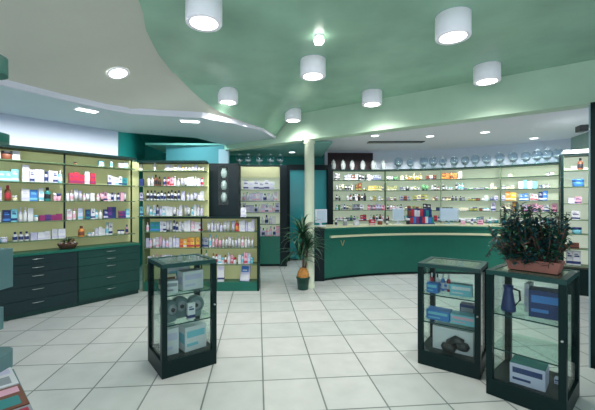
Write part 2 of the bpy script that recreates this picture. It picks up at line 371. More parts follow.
# ------------------------------------------------------------------ products
ORD = ['first', 'second', 'third', 'fourth', 'fifth', 'sixth', 'seventh', 'eighth', 'ninth', 'tenth', 'eleventh', 'twelfth', 'thirteenth', 'fourteenth', 'fifteenth', 'sixteenth',
       'seventeenth', 'eighteenth', 'nineteenth', 'twentieth'] + ['twenty-' + x for x in ('first', 'second', 'third', 'fourth', 'fifth', 'sixth', 'seventh', 'eighth', 'ninth')] + ['thirtieth'] + ['thirty-' + x for x in ('first', 'second', 'third', 'fourth', 'fifth', 'sixth', 'seventh', 'eighth', 'ninth')]
MESH = {}
CAPC = {'white': ['white', 'navy', 'cyan', 'pink'], 'lilac': ['white', 'navy'], 'orange': ['white'], 'brown': ['black'], 'black': ['white']}
def pmesh(kind, col, w, h, alt):
    key = (kind, col, round(w, 3), round(h, 3), alt)
    if key in MESH: return MESH[key]
    b = MB(); c = pcm(col); a = pcm(alt)
    if kind == 'medicine_box':
        dp = w*.55
        b.box(-w/2, w/2, -dp/2, dp/2, 0, h, c)
        z = h*.18
        b.box(-w*.5-.0006, w*.5+.0006, -dp/2-.0008, dp/2+.0008, h*.10, h*.28, a)
        b.box(-w*.32, w*.32, -dp/2-.001, -dp/2, h*.58, h*.68, a)
        b.box(-w*.32, w*.12, -dp/2-.001, -dp/2, h*.74, h*.80, a)
    elif kind == 'bottle':
        r = w*.44
        b.lathe([(0, 0), (r*.93, 0), (r, h*.03), (r, h*.15), (r*1.01, h*.16), (r*1.01, h*.5), (r, h*.51), (r, h*.62), (r*.85, h*.70), (r*.4, h*.76), (r*.4, h*.80), (r*.5, h*.80), (r*.47, h), (0, h)], 12,
                mfn=lambda j: a if j >= 9 or j in (4,) else c)
    elif kind == 'jar':
        r = w*.5
        b.lathe([(0, 0), (r*.94, 0), (r, h*.08), (r, h*.62), (r*.9, h*.68), (r*1.02, h*.68), (r*1.02, h), (0, h)], 12, mfn=lambda j: a if j >= 4 else c)
    elif kind == 'tube':
        n = 10; rows = []
        for (hw, hd, z, mm) in ((w*.30, w*.30, 0, a), (w*.30, w*.30, h*.18, a), (w*.42, w*.36, h*.20, c), (w*.46, w*.2, h*.6, c), (w*.48, w*.02, h, c)):
            rows.append(([b.bm.verts.new((hw*cos(2*pi*k/n), hd*sin(2*pi*k/n), z)) for k in range(n)], b.mi(mm)))
        for (r0, i0), (r1, i1) in zip(rows, rows[1:]):
            for k in range(n):
                f = b.bm.faces.new([r0[k], r0[(k+1) % n], r1[(k+1) % n], r1[k]]); f.material_index = i1; f.smooth = True
        b.bm.faces.new(rows[-1][0]); b.bm.faces.new(rows[0][0][::-1])
    elif kind == 'pump_bottle':
        r = w*.42
        b.lathe([(0, 0), (r, 0), (r, h*.62), (r*.6, h*.68), (r*.25, h*.72), (r*.25, h*.88), (0, h*.88)], 12, mfn=lambda j: a if j >= 4 else c)
        b.box(-w*.12, w*.12, -w*.45, w*.1, h*.88, h*.95, a)
    MESH[key] = b.mesh(kind); return MESH[key]
COUNT = {}
REG = []
def put(kind, col, x, y, z, rz, w, h, where, alt=None, words=None):
    alt = alt or 'white'
    h = min(h*1.13, .235)
    o = D.objects.new(kind, pmesh(kind, col, w, h, alt)); COL.objects.link(o)
    o.location = (x, y, z); o.rotation_euler = (0, 0, rz)
    o['category'] = {'medicine_box': 'box', 'pump_bottle': 'bottle'}.get(kind, kind)
    REG.append((o, kind, col, alt, where)); return o
def finish_labels():
    g = {}
    for o, k, c, a, w in REG: g.setdefault((k, c, a, w), []).append(o)
    for (k, c, a, w), L in g.items():
        kn = k.replace('_', ' ')
        det = {'medicine_box': f'with {a} band', 'bottle': f'with {a} cap', 'jar': f'with {a} lid', 'tube': f'on {a} cap', 'pump_bottle': f'with {a} pump'}[k]
        if a == c: det = {'medicine_box': '', 'bottle': 'with matching cap', 'jar': 'with matching lid', 'tube': '', 'pump_bottle': 'with matching pump'}[k]
        base = f'{c} {kn}' + (f' {det}' if det else '')
        for i, o in enumerate(L):
            if len(L) == 1: o['label'] = f'{base}, {w}'
            else: o['label'] = f'{base}, {ORD[i]} from left, {w}'
            o['group'] = f'products {w}'
AREA = {}
class Line:
    def __init__(s, p, d, n): s.p, s.d, s.n = Vector(p), Vector(d).normalized(), Vector(n).normalized()
    def s_at(s, px):
        k = (px-CX)/F   # x = k*y
        return (k*s.p.y - s.p.x)/(s.d.x - k*s.d.y)
    def at(s, t, dd):
        v = s.p + s.d*t + s.n*dd; return v.x, v.y, atan2(s.d.y, s.d.x)
class Arc:
    def __init__(s, c, r): s.c, s.r = c, r
    def s_at(s, px):
        k = (px-CX)/F; best = None
        for i in range(0, 6501):
            a = -.75 + i*.0003
            x, y = arcp(s.c, s.r, a); e = abs(x - k*y)
            if best is None or e < best[0]: best = (e, a)
        return best[1]*s.r
    def at(s, t, dd):
        x, y = arcp(s.c, s.r+dd, t/s.r); return x, y, -t/s.r
def fill(fr, segs, z, where, depth=.07, hlim=.25):
    last = -1e9; n = 0
    for sg in segs:
        p0, p1, kind, cols, h, w = sg[:6]; alt = sg[6] if len(sg) > 6 else None; gap = sg[7] if len(sg) > 7 else .002
        a, b = fr.s_at(p0), fr.s_at(p1)
        t = max(a, last+.002); i = 0
        kinds = kind if isinstance(kind, (list, tuple)) else [kind]
        while t + w*.7 <= b and i < 60:
            k = random.choice(kinds); c = random.choice(cols) if isinstance(cols, (list, tuple)) else cols
            ww = w*random.choice((.9, 1, 1.1)) if not isinstance(cols, str) or w < .12 else w
            if k in ('jar',): hh = h*.6
            else: hh = h*random.choice((.84, .92, 1.0, 1.06))
            hh = min(hh, hlim)
            al = alt if isinstance(alt, str) else random.choice(alt or CAPC.get(c, ['white', 'navy']))
            x, y, rz = fr.at(t+ww/2, depth + random.uniform(-.008, .012))
            put(k, c, x, y, z, rz, ww, hh, where, al); n += 1
            last = t+ww; t += ww + gap + (random.random() < .06)*.03; i += 1
    return n
B, BT, J, TB, PB = 'medicine_box', 'bottle', 'jar', 'tube', 'pump_bottle'
W = ['white', 'white', 'white', 'lilac']
SN = {2.05: 'top shelf', 1.77: 'second shelf', 1.515: 'third shelf', 1.24: 'fourth shelf', .98: 'lowest shelf'}

# ------------------------------------------------------------------ left wall shelving (2 bays) + drawer cabinets
LS = Line(WL(0, .13), u, nl)
smid = LS.s_at(67); s0 = -.55; s1 = LS.s_at(136)
def bay(name, lab, fr, a, b, shelves, top, bot, dep, backm, sides=True, curved=0, grp='wall shelving bays', glassy=False):
    r = root(name, lab, 'shelving', (*fr.at((a+b)/2, 0)[:2], 0), 0, grp); ox, oy = r.location.x, r.location.y
    N = max(1, curved)
    def band(d0, d1, z0, z1, m, nm, aa=None, bb=None):
        A = a if aa is None else aa; Bv = b if bb is None else bb
        ts = [A+(Bv-A)*i/N for i in range(N+1)]
        P = [fr.at(t, d0)[:2] for t in ts]; Q = [fr.at(t, d1)[:2] for t in ts]
        return MB().strip([(x-ox, y-oy) for x, y in P], [(x-ox, y-oy) for x, y in Q], z0, z1).build(nm, m, r)
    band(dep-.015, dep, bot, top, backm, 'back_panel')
    for z in shelves: band(0, dep-.015, z-.012, z, mat('dark_shelf_edge', (.03, .075, .05), .4) if curved else SHELFM, 'shelf', a+.012, b-.012)
    band(-.01, dep-.015, top-.001, top+.035, FRAME, 'top_panel')
    if sides:
        for t in (a, b-.006):
            band(.0, dep-.015, bot, top, SHELFM, 'side_panel', t, t+.006)
    return r
zs = [.98, 1.24, 1.515, 1.77, 2.05]
def uprights(): pass
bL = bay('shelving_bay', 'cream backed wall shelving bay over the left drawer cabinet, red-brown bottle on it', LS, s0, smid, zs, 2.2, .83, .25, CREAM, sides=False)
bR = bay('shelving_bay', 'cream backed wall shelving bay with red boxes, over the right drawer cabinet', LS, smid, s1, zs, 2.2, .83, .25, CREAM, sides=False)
for r, t in ((bL, smid), (bR, s1-.03)):
    x, y, rz = LS.at(t, .1); 
    MB().box(-.009, .009, -.012, .012, .83, 2.2, M=T(x-r.location.x, y-r.location.y, 0, rz)).build('upright', FRAME, r)
    x, y, rz = LS.at((t + (s0 if r is bL else smid))/2, 0)
# drawer cabinets
CL = Line((P0.x, P0.y), u, nl)
def drawer_cab(lab, a, b, dm):
    w = b-a; x, y, rz = CL.at(a, 0)
    r = root('drawer_cabinet', lab, 'cabinet', (x, y, 0), rz, 'dark green drawer cabinets under the left shelving')
    MB().box(.002, w-.002, .02, .385, .06, .80).box(.002, w-.002, .05, .385, 0, .06).build('carcass', DGREEN, r)
    zz = [.07, .225, .40, .575, .685, .795]
    for i in range(5):
        d = MB().box(.006, w-.006, 0, .018, zz[i]+.003, zz[i+1]-.001).build('drawer', dm, r)
        hz = zz[i+1]-.045
        MB().tube([(w*.5-.065, -.001, hz), (w*.5-.055, -.02, hz), (w*.5+.055, -.02, hz), (w*.5+.065, -.001, hz)], .004).build('handle', METAL, d)
    return r
cm = CL.s_at(78); ce1 = CL.s_at(140)
drawer_cab('dark green five drawer cabinet below the left end of the wall shelving', 2*CL.s_at(38)-cm, cm, mat('cabinet_blackish_green', (.003, .024, .030), .4, vary=.1))
drawer_cab('dark green five drawer cabinet beside the freestanding white product shelving', cm, ce1, mat('cabinet_green', (.003, .050, .042), .4, vary=.1))
o = tag(MB().poly([WL(-.64, -.015), WL(ce1, -.015), WL(ce1, .385), WL(-.64, .385)], .80, .83).build('worktop', GREEN), 'long green worktop on top of the drawer cabinets', 'worktop')

wl = lambda z, bn: f'{SN[z]}, {bn} wall bay'
def split(z, segs):
    for bn_, lo, hi in (('left', -30, 66), ('middle', 68, 131)):
        fill(LS, [(max(sg[0], lo), min(sg[1], hi), *sg[2:]) for sg in segs if sg[0] < hi-1 and sg[1] > lo+1], z, wl(z, bn_), .09, .21)
split(2.05, [(-14, 1, B, 'white', .12, .08, 'lilac'), (3, 11.5, J, ['brown'], .16, .11, 'black'), (12, 20, B, 'white', .13, .09, 'lilac'), (76, 79, J, ['brown'], .06, .04), (101, 108, B, 'cyan', .09, .075), (112, 118, BT, 'white', .13, .06), (121, 130, B, 'white', .085, .07)])
split(1.77, [(-14, 23, B, ['cyan'], .135, .068, ['teal', 'white']), (24, 31, B, 'white', .19, .085, 'lilac'), (32, 63, [BT, B], ['lilac', 'cyan', 'lilac'], .15, .055, ['navy', 'white']), (64, 70, B, 'white', .19, .075, 'lilac'), (71, 85, B, 'red', .15, .07, 'magenta'), (86, 92, B, 'white', .155, .075, 'pink'), (92.5, 98, B, 'red', .15, .065, 'magenta'), (110, 124, [BT, B], W, .13, .055), (124, 131, B, ['teal', 'navy'], .12, .07, 'navy')])
split(1.515, [(-14, 2, B, 'lilac', .15, .07, 'white'), (6, 13, BT, 'brown', .18, .075, 'red'), (14, 21, J, 'cream', .1, .06), (23, 31, B, 'white', .17, .08, 'lilac'), (31.5, 40, B, 'blue', .16, .08, 'cyan'), (40.5, 45, B, 'white', .17, .06, 'cyan'), (45.5, 53, BT, 'teal', .16, .08, 'black'), (55, 64, [J], ['pink', 'white'], .16, .05), (66, 84, [BT, TB], W, .15, .052, ['white', 'pink']), (84, 88, BT, 'pink', .12, .05), (88, 131, [BT, B, TB], W + ['pink'], .13, .052, ['white', 'pink', 'navy'])])
split(1.24, [(-14, 4, B, 'white', .15, .08, 'lilac'), (4.5, 12, B, 'navy', .15, .08, 'blue'), (12, 20, B, ['cyan'], .14, .07), (20, 36, [BT, B], W, .17, .055, ['white', 'lilac']), (36, 41, J, 'white', .12, .05), (41, 64, B, ['magenta', 'purple', 'magenta'], .075, .07, ['navy', 'magenta']), (69, 79, [BT, B], W, .15, .06), (80, 88, B, 'lilac', .15, .06, 'cyan'), (88, 92, B, 'navy', .14, .06, 'teal'), (93, 106, [BT, B], W, .14, .055), (106, 121, B, ['navy', 'purple'], .15, .06, ['navy', 'lilac']), (121, 128, B, ['magenta', 'purple'], .12, .06, 'navy'), (128, 131, B, 'cyan', .13, .06)])
split(.98, [(-14, 14, J, ['cyan', 'lilac'], .10, .07), (14, 32, BT, 'white', .12, .055, ['navy']), (32.5, 53, B, W, .11, .075, 'lilac'), (54, 66, B, W, .12, .08, 'lilac'), (80, 87, BT, 'orange', .17, .095, 'brown'), (90, 97, J, 'white', .08, .05), (97.5, 107, B, W, .11, .05), (107.5, 118.5, [BT, B], W, .165, .05), (120, 128, J, 'white', .1, .05), (128, 131, BT, 'pink', .13, .05)])
# flower basket
x, y, rz = LS.at(LS.s_at(72), .02)
fb = root('flower_basket', 'small dark wicker basket of dried flowers on the green worktop', 'basket', (x-.03, y-.04, .83), rz)
MB().lathe([(0, 0), (.09, 0), (.125, .06), (.13, .075), (.115, .07), (.085, .01)], 16, m=WICK).build('basket', WICK, fb)
b = MB()
for i in range(46):
    a = random.random()*2*pi; r = random.random()*.11; zz = .07+random.random()*.07
    cm_ = random.choice([pcm('white'), pcm('cream'), pcm('olive'), pcm('brown'), pcm('pink')])
    b.lathe([(0, -.010), (.012, -.004), (.014, .003), (0, .009)], 6, m=cm_, M=T(r*cos(a), r*sin(a), zz))
for i in range(30): b.strap((0, 0, .05), random.random()*6.28, random.uniform(.3, 1.3), random.uniform(.09, .16), .007, .5, LEAF, 3)
b.build('flowers', None, fb)

# ------------------------------------------------------------------ freestanding white-product unit (frontal)
YM = 5.80
ML = Line((0, YM), (1, 0.012), (-0.012, 1))
m0, m1, m2 = ML.s_at(137), ML.s_at(205.5), ML.s_at(259)
ml = ML.s_at(142)
mz = [1.265, 1.527, 1.77, 2.03]; lz = [.447, .727, 1.0]
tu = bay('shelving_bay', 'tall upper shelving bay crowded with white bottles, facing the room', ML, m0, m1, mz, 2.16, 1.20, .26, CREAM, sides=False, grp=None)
lu = root('display_shelving', 'low open green framed shelving full of white bottles behind the left glass case', 'shelving', (ML.at((ml+m2)/2, 0)[0], YM, 0), .012)
hw = (m2-ml)/2
for z in lz: MB().box(-hw+.03, hw-.03, 0, .25, z-.012, z).build('shelf', SHELFM, lu)
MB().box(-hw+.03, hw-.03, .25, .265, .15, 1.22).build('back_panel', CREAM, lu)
MB().box(-hw, -hw+.03, 0, .265, .0, 1.22).build('side_panel', SHELFM, lu)
MB().box(hw-.035, hw, 0, .265, .0, 1.22).build('side_panel', FRAME, lu)
MB().box(-hw, hw, -.005, .265, 1.22, 1.245).build('top_panel', FRAME, lu)
MB().box(-hw+.03, hw-.035, 0, .25, 0, .15).build('plinth', GREEN, lu)
MB().box(-.012, .012, .03, .05, .15, 1.22).build('upright', FRAME, lu)
wm = lambda n: f'{n} shelf, tall centre unit'
fill(ML, [(137, 141, B, 'cream', .1, .06), (151, 156, BT, 'white', .15, .065, 'white'), (163, 203, [B, J, B], ['white', 'cream', 'white', 'lilac'], .09, .055, ['white', 'amber', 'lilac'])], 2.03, wm('top'), .09, .13)
fill(ML, [(137.5, 141, B, 'navy', .13, .07), (145, 152, BT, 'white', .17, .055, 'white'), (152, 160, BT, 'brown', .17, .06, 'black'), (161, 203, [B, BT, TB], ['white', 'white', 'lilac', 'pink'], .14, .055, ['white', 'red', 'navy'])], 1.77, wm('second'), .09, .19)
fill(ML, [(137.5, 142, B, 'lilac', .14, .06), (144, 180, BT, 'white', .15, .055, ['navy', 'black']), (180, 203, [BT, B, TB], W, .13, .052, ['lilac', 'white', 'navy'])], 1.527, wm('third'), .09, .19)
fill(ML, [(137.5, 141, B, ['cyan', 'white'], .14, .06, 'navy'), (144, 203, [BT, TB, B], W, .16, .052, ['white', 'cyan', 'lilac', 'navy'])], 1.265, wm('lowest'), .09, .2)
wlw = lambda n: f'{n} shelf, low centre unit'
fill(ML, [(144, 148, BT, 'white', .15, .05), (148.5, 158, B, ['navy', 'teal'], .17, .07, 'blue'), (158, 190, [BT, B, TB], W, .16, .052, ['white', 'lilac', 'navy']), (190, 203, B, ['white', 'red', 'pink'], .15, .06, ['red', 'white']), (206, 233, [BT, TB], W, .16, .052, ['white', 'lilac']), (233, 238, BT, 'red', .18, .065, 'orange'), (238.5, 255, [BT, B], W, .17, .052, ['white', 'lilac'])], 1.0, wlw('upper'), .09, .195)
fill(ML, [(144, 178, [BT, B, TB], W + ['pink'], .17, .055, ['white', 'pink', 'lilac']), (178, 198, B, ['orange', 'amber', 'orange'], .15, .06, ['white', 'red']), (200, 206, B, 'grey', .15, .06, 'navy'), (207, 255, [BT, TB, PB], W + ['pink'], .19, .053, ['white', 'pink', 'cyan'])], .727, wlw('middle'), .09, .235)
fill(ML, [(146, 200, [BT, B], W, .14, .06), (204, 207, BT, 'white', .21, .05, 'green'), (211, 255, [BT, J, B, BT], W + ['pink', 'cyan'], .16, .053, ['white', 'cyan', 'red'])], .447, wlw('lowest'), .09, .24)
x, y, rz = ML.at(ML.s_at(220), .09)
tag(bx(-.055, .055, -.04, .04, 0, .30, pcm('white')).box(-.056, .056, -.041, .041, .04, .07, pcm('navy')).box(-.04, .04, -.042, -.04, .2, .25, pcm('lilac')).build('carton', None, None, (x, y, .15), .1), 'tall white carton standing on the plinth of the low centre unit', 'carton')
x, y, rz = ML.at(ML.s_at(244), .06)
c = bx(-.085, .085, -.012, .012, 0, .27, pcm('lilac')).box(-.07, .07, -.0135, -.012, .02, .11, pcm('white')).box(-.07, .06, -.0135, -.012, .15, .25, pcm('blue')).box(-.05, .03, -.0145, -.0135, .17, .19, pcm('white')).build('leaflet_pack', None, None, (x, y+.02, .155), -.25)
c.rotation_euler = (-.30, .0, -.25); tag(c, 'blue and white leaflet pack leaning on the plinth of the low centre unit', 'leaflet')
x, y, rz = ML.at(ML.s_at(243), .08)
put(B, 'white', x, y, 1.245, rz, .09, .14, 'standing on top of the low centre unit', 'lilac')

# dark tower with niche
tx0, tx1 = (204-CX)/F*6.25, (238.5-CX)/F*6.25
tw = root('display_tower', 'tall near-black display panel with three pale vases in its niche', 'display', ((tx0+tx1)/2, 6.25, 0)); hw = (tx1-tx0)/2
MB().box(-hw, hw, .10, .30, 0, 2.2).box(-hw, -.05, 0, .10, 0, 2.2).box(.13, hw, 0, .10, 0, 2.2).box(-.05, .13, 0, .10, 0, 1.45).box(-.05, .13, 0, .10, 2.14, 2.2).build('housing', NAVYG, tw)
MB().box(-hw-.012, -hw, -.01, .30, 0, 2.2).build('edge_strip', GREEN, tw)
for i, z in enumerate((1.50, 1.72, 1.94)):
    MB().box(-.05, .13, .0, .10, z-.008, z).build('glass_shelf', GLASS, tw)
    v = MB().lathe([(0, 0), (.028, 0), (.05, .04), (.058, .09), (.05, .13), (.03, .155), (.038, .17), (0, .165)], 16).build('vase', mat('pale_porcelain', (.55, .60, .62), .3), None, ((tx0+tx1)/2+.04, 6.302, z))
    tag(v, ['lowest', 'middle', 'topmost'][i] + ' pale porcelain vase in the dark display niche', 'vase')
MB().box(-.05, .13, -.004, 0, 1.45, 2.14).build('glass_pane', GLASS, tw)

# ------------------------------------------------------------------ back corner shelving
YC = 8.05
KL = Line((0, YC), (1, .03), (-.03, 1))
k0, k1, k2 = KL.s_at(215), KL.s_at(280), KL.s_at(287)
kz = [.98, 1.25, 1.52, 1.79]
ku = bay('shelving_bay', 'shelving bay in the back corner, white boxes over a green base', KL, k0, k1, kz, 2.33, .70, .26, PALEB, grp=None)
ox, oy = ku.location.x, ku.location.y
def kb(d0, d1, z0, z1, a, b, m, nm):
    P = [KL.at(t, d0)[:2] for t in (a, b)]; Q = [KL.at(t, d1)[:2] for t in (a, b)]
    return MB().strip([(x-ox, y-oy) for x, y in P], [(x-ox, y-oy) for x, y in Q], z0, z1).build(nm, m, ku)
kb(0, .02, 2.07, 2.32, k0+.02, k1-.02, mat('tan_header', (.42, .42, .24), .6), 'header_panel')
kb(-.02, .25, .06, .70, k0, k1, GREEN, 'base_cabinet'); kb(.02, .25, 0, .06, k0, k1, FRAME, 'plinth')
kb(-.01, .26, 0, 2.36, k1+.002, k2, NAVYG, 'end_post')
for z, n in ((1.79, 'top'), (1.52, 'second'), (1.25, 'third'), (.98, 'fourth')):
    if n == 'top': fill(KL, [(239, 242, BT, 'white', .2, .06), (243, 278, B, 'white', .19, .12, ['navy', 'lilac'])], z, 'top shelf, back corner bay', .08, .22)
    else: fill(KL, [(238, 278, [BT, B, B], W + ['lilac'], .19, .085, ['navy', 'lilac', 'white', 'pink'])], z, f'{n} shelf, back corner bay', .08, .22)
fill(KL, [(258, 279, [B, BT], W + ['pink'], .2, .085, ['navy', 'lilac'])], .70, 'base cabinet, back corner bay', .08, .22)

# glass jars on tops
def jar_proto(s, lab, loc, grp):
    r = root('glass_jar', lab, 'jar', loc, 0, grp)
    MB().lathe([(0, 0), (.055*s, 0), (.055*s, .012*s), (.018*s, .03*s), (.016*s, .06*s)], 16).build('foot', mat('dark_jar_foot', (.10, .18, .19), .3), r)
    MB().lathe([(.016*s, .06*s), (.06*s, .085*s), (.10*s, .14*s), (.112*s, .20*s), (.10*s, .26*s), (.06*s, .30*s), (.045*s, .305*s)], 20).build('globe', GLASSJ, r)
    MB().lathe([(.052*s, .305*s), (.05*s, .318*s), (.02*s, .33*s), (.016*s, .345*s), (0, .352*s)], 16).build('lid', mat('frosted_lid', (.6, .7, .76), .25), r)
    MB().lathe([(0, .075*s), (.05*s, .09*s), (.082*s, .13*s), (.09*s, .155*s), (0, .16*s)], 16).build('contents', mat('jar_contents', (.40, .46, .47), .7, vary=.4, vscale=40), r)
    return r
CR = Arc(CB, RB)
pj = None
pxs = [399, 411, 424, 433.5, 443, 454, 465, 475, 486, 499, 512, 525, 536, 546, 556.5]
for i, px in enumerate(pxs):
    x, y, rz = CR.at(CR.s_at(px), .13)
    lab = f'{ORD[i]} of the round footed glass jars from the left, on top of the curved shelving'
    if pj is None: pj = jar_proto(1.0, lab, (x, y, 2.336), 'round glass jars on the curved shelving')
    else:
        q = dup(pj, (x, y, 2.336), 0, lab)
        s = random.uniform(.82, .98); q.scale = (s, s, s)
cj = None
for i, px in enumerate((239, 248, 259, 270.5, 280)):
    x, y, rz = KL.at(KL.s_at(px), .10)
    lab = f'{ORD[i]} small footed glass jar from the left, on top of the back corner shelving'
    cj = dup(pj, (x, y, 2.366), 0, lab, 'glass jars on the back corner shelving'); cj.scale = (.85, .85, .78)
wj = None
for i, px in enumerate((334.5, 344, 353, 363.5, 374, 384)):
    x, y, rz = CR.at(CR.s_at(px), .10)
    lab = f'{ORD[i]} white porcelain pharmacy jar from the left, above the shelving by the maroon panel'
    if wj is None:
        wj = root('pharmacy_jar', lab, 'jar', (x, y, 2.336), 0, 'white pharmacy jars beside the maroon panel')
        MB().lathe([(0, 0), (.055, 0), (.045, .02), (.06, .05), (.066, .11), (.06, .16), (.045, .18), (.05, .19)], 16).build('body', mat('white_porcelain', (.42, .47, .48), .25), wj)
        MB().lathe([(.055, .185), (.05, .21), (.02, .235), (.018, .255), (0, .26)], 16).build('lid', MATS['white_porcelain'], wj)
    else: dup(wj, (x, y, 2.336), 0, lab)

# ------------------------------------------------------------------ curved rear shelving
q = [CR.s_at(333), CR.s_at(386), CR.s_at(441), CR.s_at(500), CR.s_at(560.5)]
bn4 = ['first', 'second', 'third', 'fourth']
cz = [1.02, 1.29, 1.535, 1.795, 2.065]
for i in range(4):
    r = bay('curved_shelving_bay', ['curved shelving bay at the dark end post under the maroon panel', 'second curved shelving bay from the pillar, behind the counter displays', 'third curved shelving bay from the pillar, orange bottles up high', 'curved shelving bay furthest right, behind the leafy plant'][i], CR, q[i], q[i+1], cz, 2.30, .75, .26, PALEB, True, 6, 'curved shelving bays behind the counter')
    ox, oy = r.location.x, r.location.y
    ts = [q[i]+(q[i+1]-q[i])*k/6 for k in range(7)]
    MB().strip([(CR.at(t, -.02)[0]-ox, CR.at(t, -.02)[1]-oy) for t in ts], [(CR.at(t, .25)[0]-ox, CR.at(t, .25)[1]-oy) for t in ts], 0, .75).build('base_cabinet', GREEN, r)
    if i in (0, 3):
        t = q[0]-.14 if i == 0 else q[4]
        ww = .135 if i == 0 else .06
        P = [CR.at(t+k*ww, -.02)[:2] for k in (0, 1)]; Q = [CR.at(t+k*ww, .26)[:2] for k in (0, 1)]
        MB().strip([(x-ox, y-oy) for x, y in P], [(x-ox, y-oy) for x, y in Q], 0, 2.335).build('end_post', FRAME if i else NAVYG, r)
x0, y0, _ = CR.at(CR.s_at(331), .29); x1, y1, _ = CR.at(CR.s_at(375), .29)
tag(MB().poly([(x0, y0), (x1, y1), (x1, y1+.03), (x0, y0+.03)], 2.33, 2.80).build('wall_panel', MAROON), 'dark maroon panel on the wall above the shelving by the teal door', 'panel')
def cfill(z, nm, segs, hl=.2):
    full = [segs[0]]
    for g in segs[1:]:
        e = full[-1][1]
        if g[0]-e > 4 and not (nm == 'top' and e > 455): full.append((e+.8, g[0]-.8, [BT, J, B], ['white', 'grey', 'white', 'brown', 'cream', 'olive'], .10, .075))
        full.append(g)
    segs = full
    pb = [333, 386, 441, 500, 560]
    for i in range(4):
        lo, hi = pb[i]+1, pb[i+1]-1
        ss = [(max(s[0], lo), min(s[1], hi), *s[2:]) for s in segs if s[0] < hi-1.5 and s[1] > lo+1.5]
        if ss: fill(CR, ss, z, f'{nm} shelf, {bn4[i]} curved bay', .07, hl)
DK = ['white', 'grey', 'brown', 'white', 'black']
cfill(2.065, 'top', [(335, 342, [BT, B], 'white', .17, .07, 'black'), (345, 358, B, ['brown', 'grey', 'brown'], .14, .085, 'white'), (359, 368, BT, ['grey', 'white'], .14, .07, 'black'), (368, 382, B, ['grey', 'white'], .12, .07), (384, 400, TB, ['white', 'green'], .09, .07), (405, 424, [BT, J], ['amber', 'orange', 'olive'], .13, .08, 'cream'), (426, 436, [B], ['cream', 'brown'], .10, .08), (438, 457, [BT, B], ['orange', 'orange', 'brown'], .15, .08, ['brown', 'amber']), (458, 461, B, 'white', .16, .09), (508, 514, B, 'cream', .07, .07), (546, 552, J, 'white', .09, .06)])
cfill(1.795, 'second', [(336, 354, [BT, TB], ['white', 'cream'], .15, .075, ['white', 'black']), (356, 363, B, 'brown', .17, .085, 'olive'), (369, 381, B, ['olive', 'amber'], .13, .08, 'cream'), (386, 398, B, ['olive', 'cream'], .10, .08), (400, 410, J, ['black', 'grey'], .12, .07), (422, 430, TB, 'green', .12, .07), (431, 448, BT, ['black', 'brown', 'grey'], .12, .065, 'white'), (455, 463, BT, ['white', 'black'], .15, .06), (463, 488, J, ['grey', 'green'], .06, .065), (490, 516, [B, J], ['white', 'white', 'cream'], .11, .075, 'grey'), (518, 536, B, ['cyan', 'white', 'teal'], .16, .08, ['cyan', 'white']), (538, 550, [J, BT], ['grey', 'black'], .1, .06)])
cfill(1.535, 'third', [(336, 344, BT, ['white', 'grey'], .13, .07, 'black'), (347, 368, [BT, B], ['brown', 'black', 'grey', 'white'], .17, .072, ['white', 'black']), (370, 398, [B, BT], ['green', 'olive', 'grey'], .10, .075, ['brown', 'white']), (400, 410, B, ['grey', 'brown'], .12, .08), (413, 430, B, ['olive', 'green', 'cream'], .14, .085), (432, 466, [BT, J], ['white', 'cream', 'grey'], .12, .07, ['black', 'brown']), (468, 480, J, ['brown', 'olive'], .09, .08), (494, 504, B, ['pink', 'lilac'], .10, .075), (505, 516, B, ['amber', 'orange'], .17, .10, 'cream'), (519, 529, B, ['blue', 'lilac'], .15, .09), (530, 537, B, ['pink', 'white'], .14, .07, 'red'), (538, 548, B, ['blue', 'navy'], .18, .085, 'white')])
cfill(1.29, 'fourth', [(336, 352, [BT, TB], ['white', 'green', 'cream'], .13, .07), (353, 366, [J, B], ['grey', 'white'], .14, .09, 'black'), (368, 386, B, ['pink', 'grey', 'lilac'], .14, .075, ['black', 'red']), (387, 404, BT, 'white', .13, .075, ['black', 'pink']), (423, 432, B, ['grey', 'black'], .15, .085), (436, 454, J, ['navy', 'grey', 'white'], .12, .08, 'black'), (456, 468, B, 'cream', .06, .08), (469, 478, J, ['black', 'olive'], .13, .085), (491, 500, B, ['blue', 'lilac'], .18, .10, 'navy'), (501, 511, B, ['white', 'cream'], .15, .09), (512, 519, B, ['brown'], .18, .085, 'amber'), (521, 556, B, ['white', 'lilac', 'pink'], .15, .10, ['magenta', 'navy'])])
cfill(1.02, 'lowest', [(337, 360, [BT, J], ['white', 'grey', 'green'], .12, .08), (361, 368, B, 'red', .13, .075), (370, 392, [BT, B], ['grey', 'white', 'brown'], .14, .08), (402, 440, [B, BT], ['white', 'navy', 'teal', 'red'], .14, .08, ['white', 'black']), (442, 498, [J, B, BT], ['teal', 'grey', 'white', 'navy'], .12, .085), (501, 556, [B, J], ['teal', 'grey', 'navy', 'white'], .12, .09)])

# ------------------------------------------------------------------ curved counter
CC, RC = (3.0, 2.83), 4.37
KC = Arc(CC, RC)
c0 = atan2(.69-CC[0], sqrt(RC**2-(.69-CC[0])**2)); c1 = radians(33)
ts = [c0+(c1-c0)*k/40 for k in range(41)]
co = root('service_counter', 'long curved green pharmacy counter with a pale rail along its front', 'counter', (2.6, 7.2, 0))
def cb(r0, r1, z0, z1, m, nm, ta=ts):
    return MB().strip([(arcp(CC, r0, a)[0]-2.6, arcp(CC, r0, a)[1]-7.2) for a in ta], [(arcp(CC, r1, a)[0]-2.6, arcp(CC, r1, a)[1]-7.2) for a in ta], z0, z1).build(nm, m, co)
cb(RC, RC+.03, .05, 1.0, GREEN, 'front_panel')
cb(RC+.025, RC+.10, 0, .05, FRAME, 'plinth')
cb(RC-.03, RC+.50, 1.0, 1.028, RAILM, 'countertop')
cb(RC-.032, RC-.004, .955, .999, GREEN, 'top_edging')
rl = cb(RC-.055, RC-.004, .815, .855, RAILM, 'front_rail', ts[1:])
a0 = ts[0]; p = arcp(CC, RC, a0); p2 = arcp(CC, RC+.48, a0-.012)
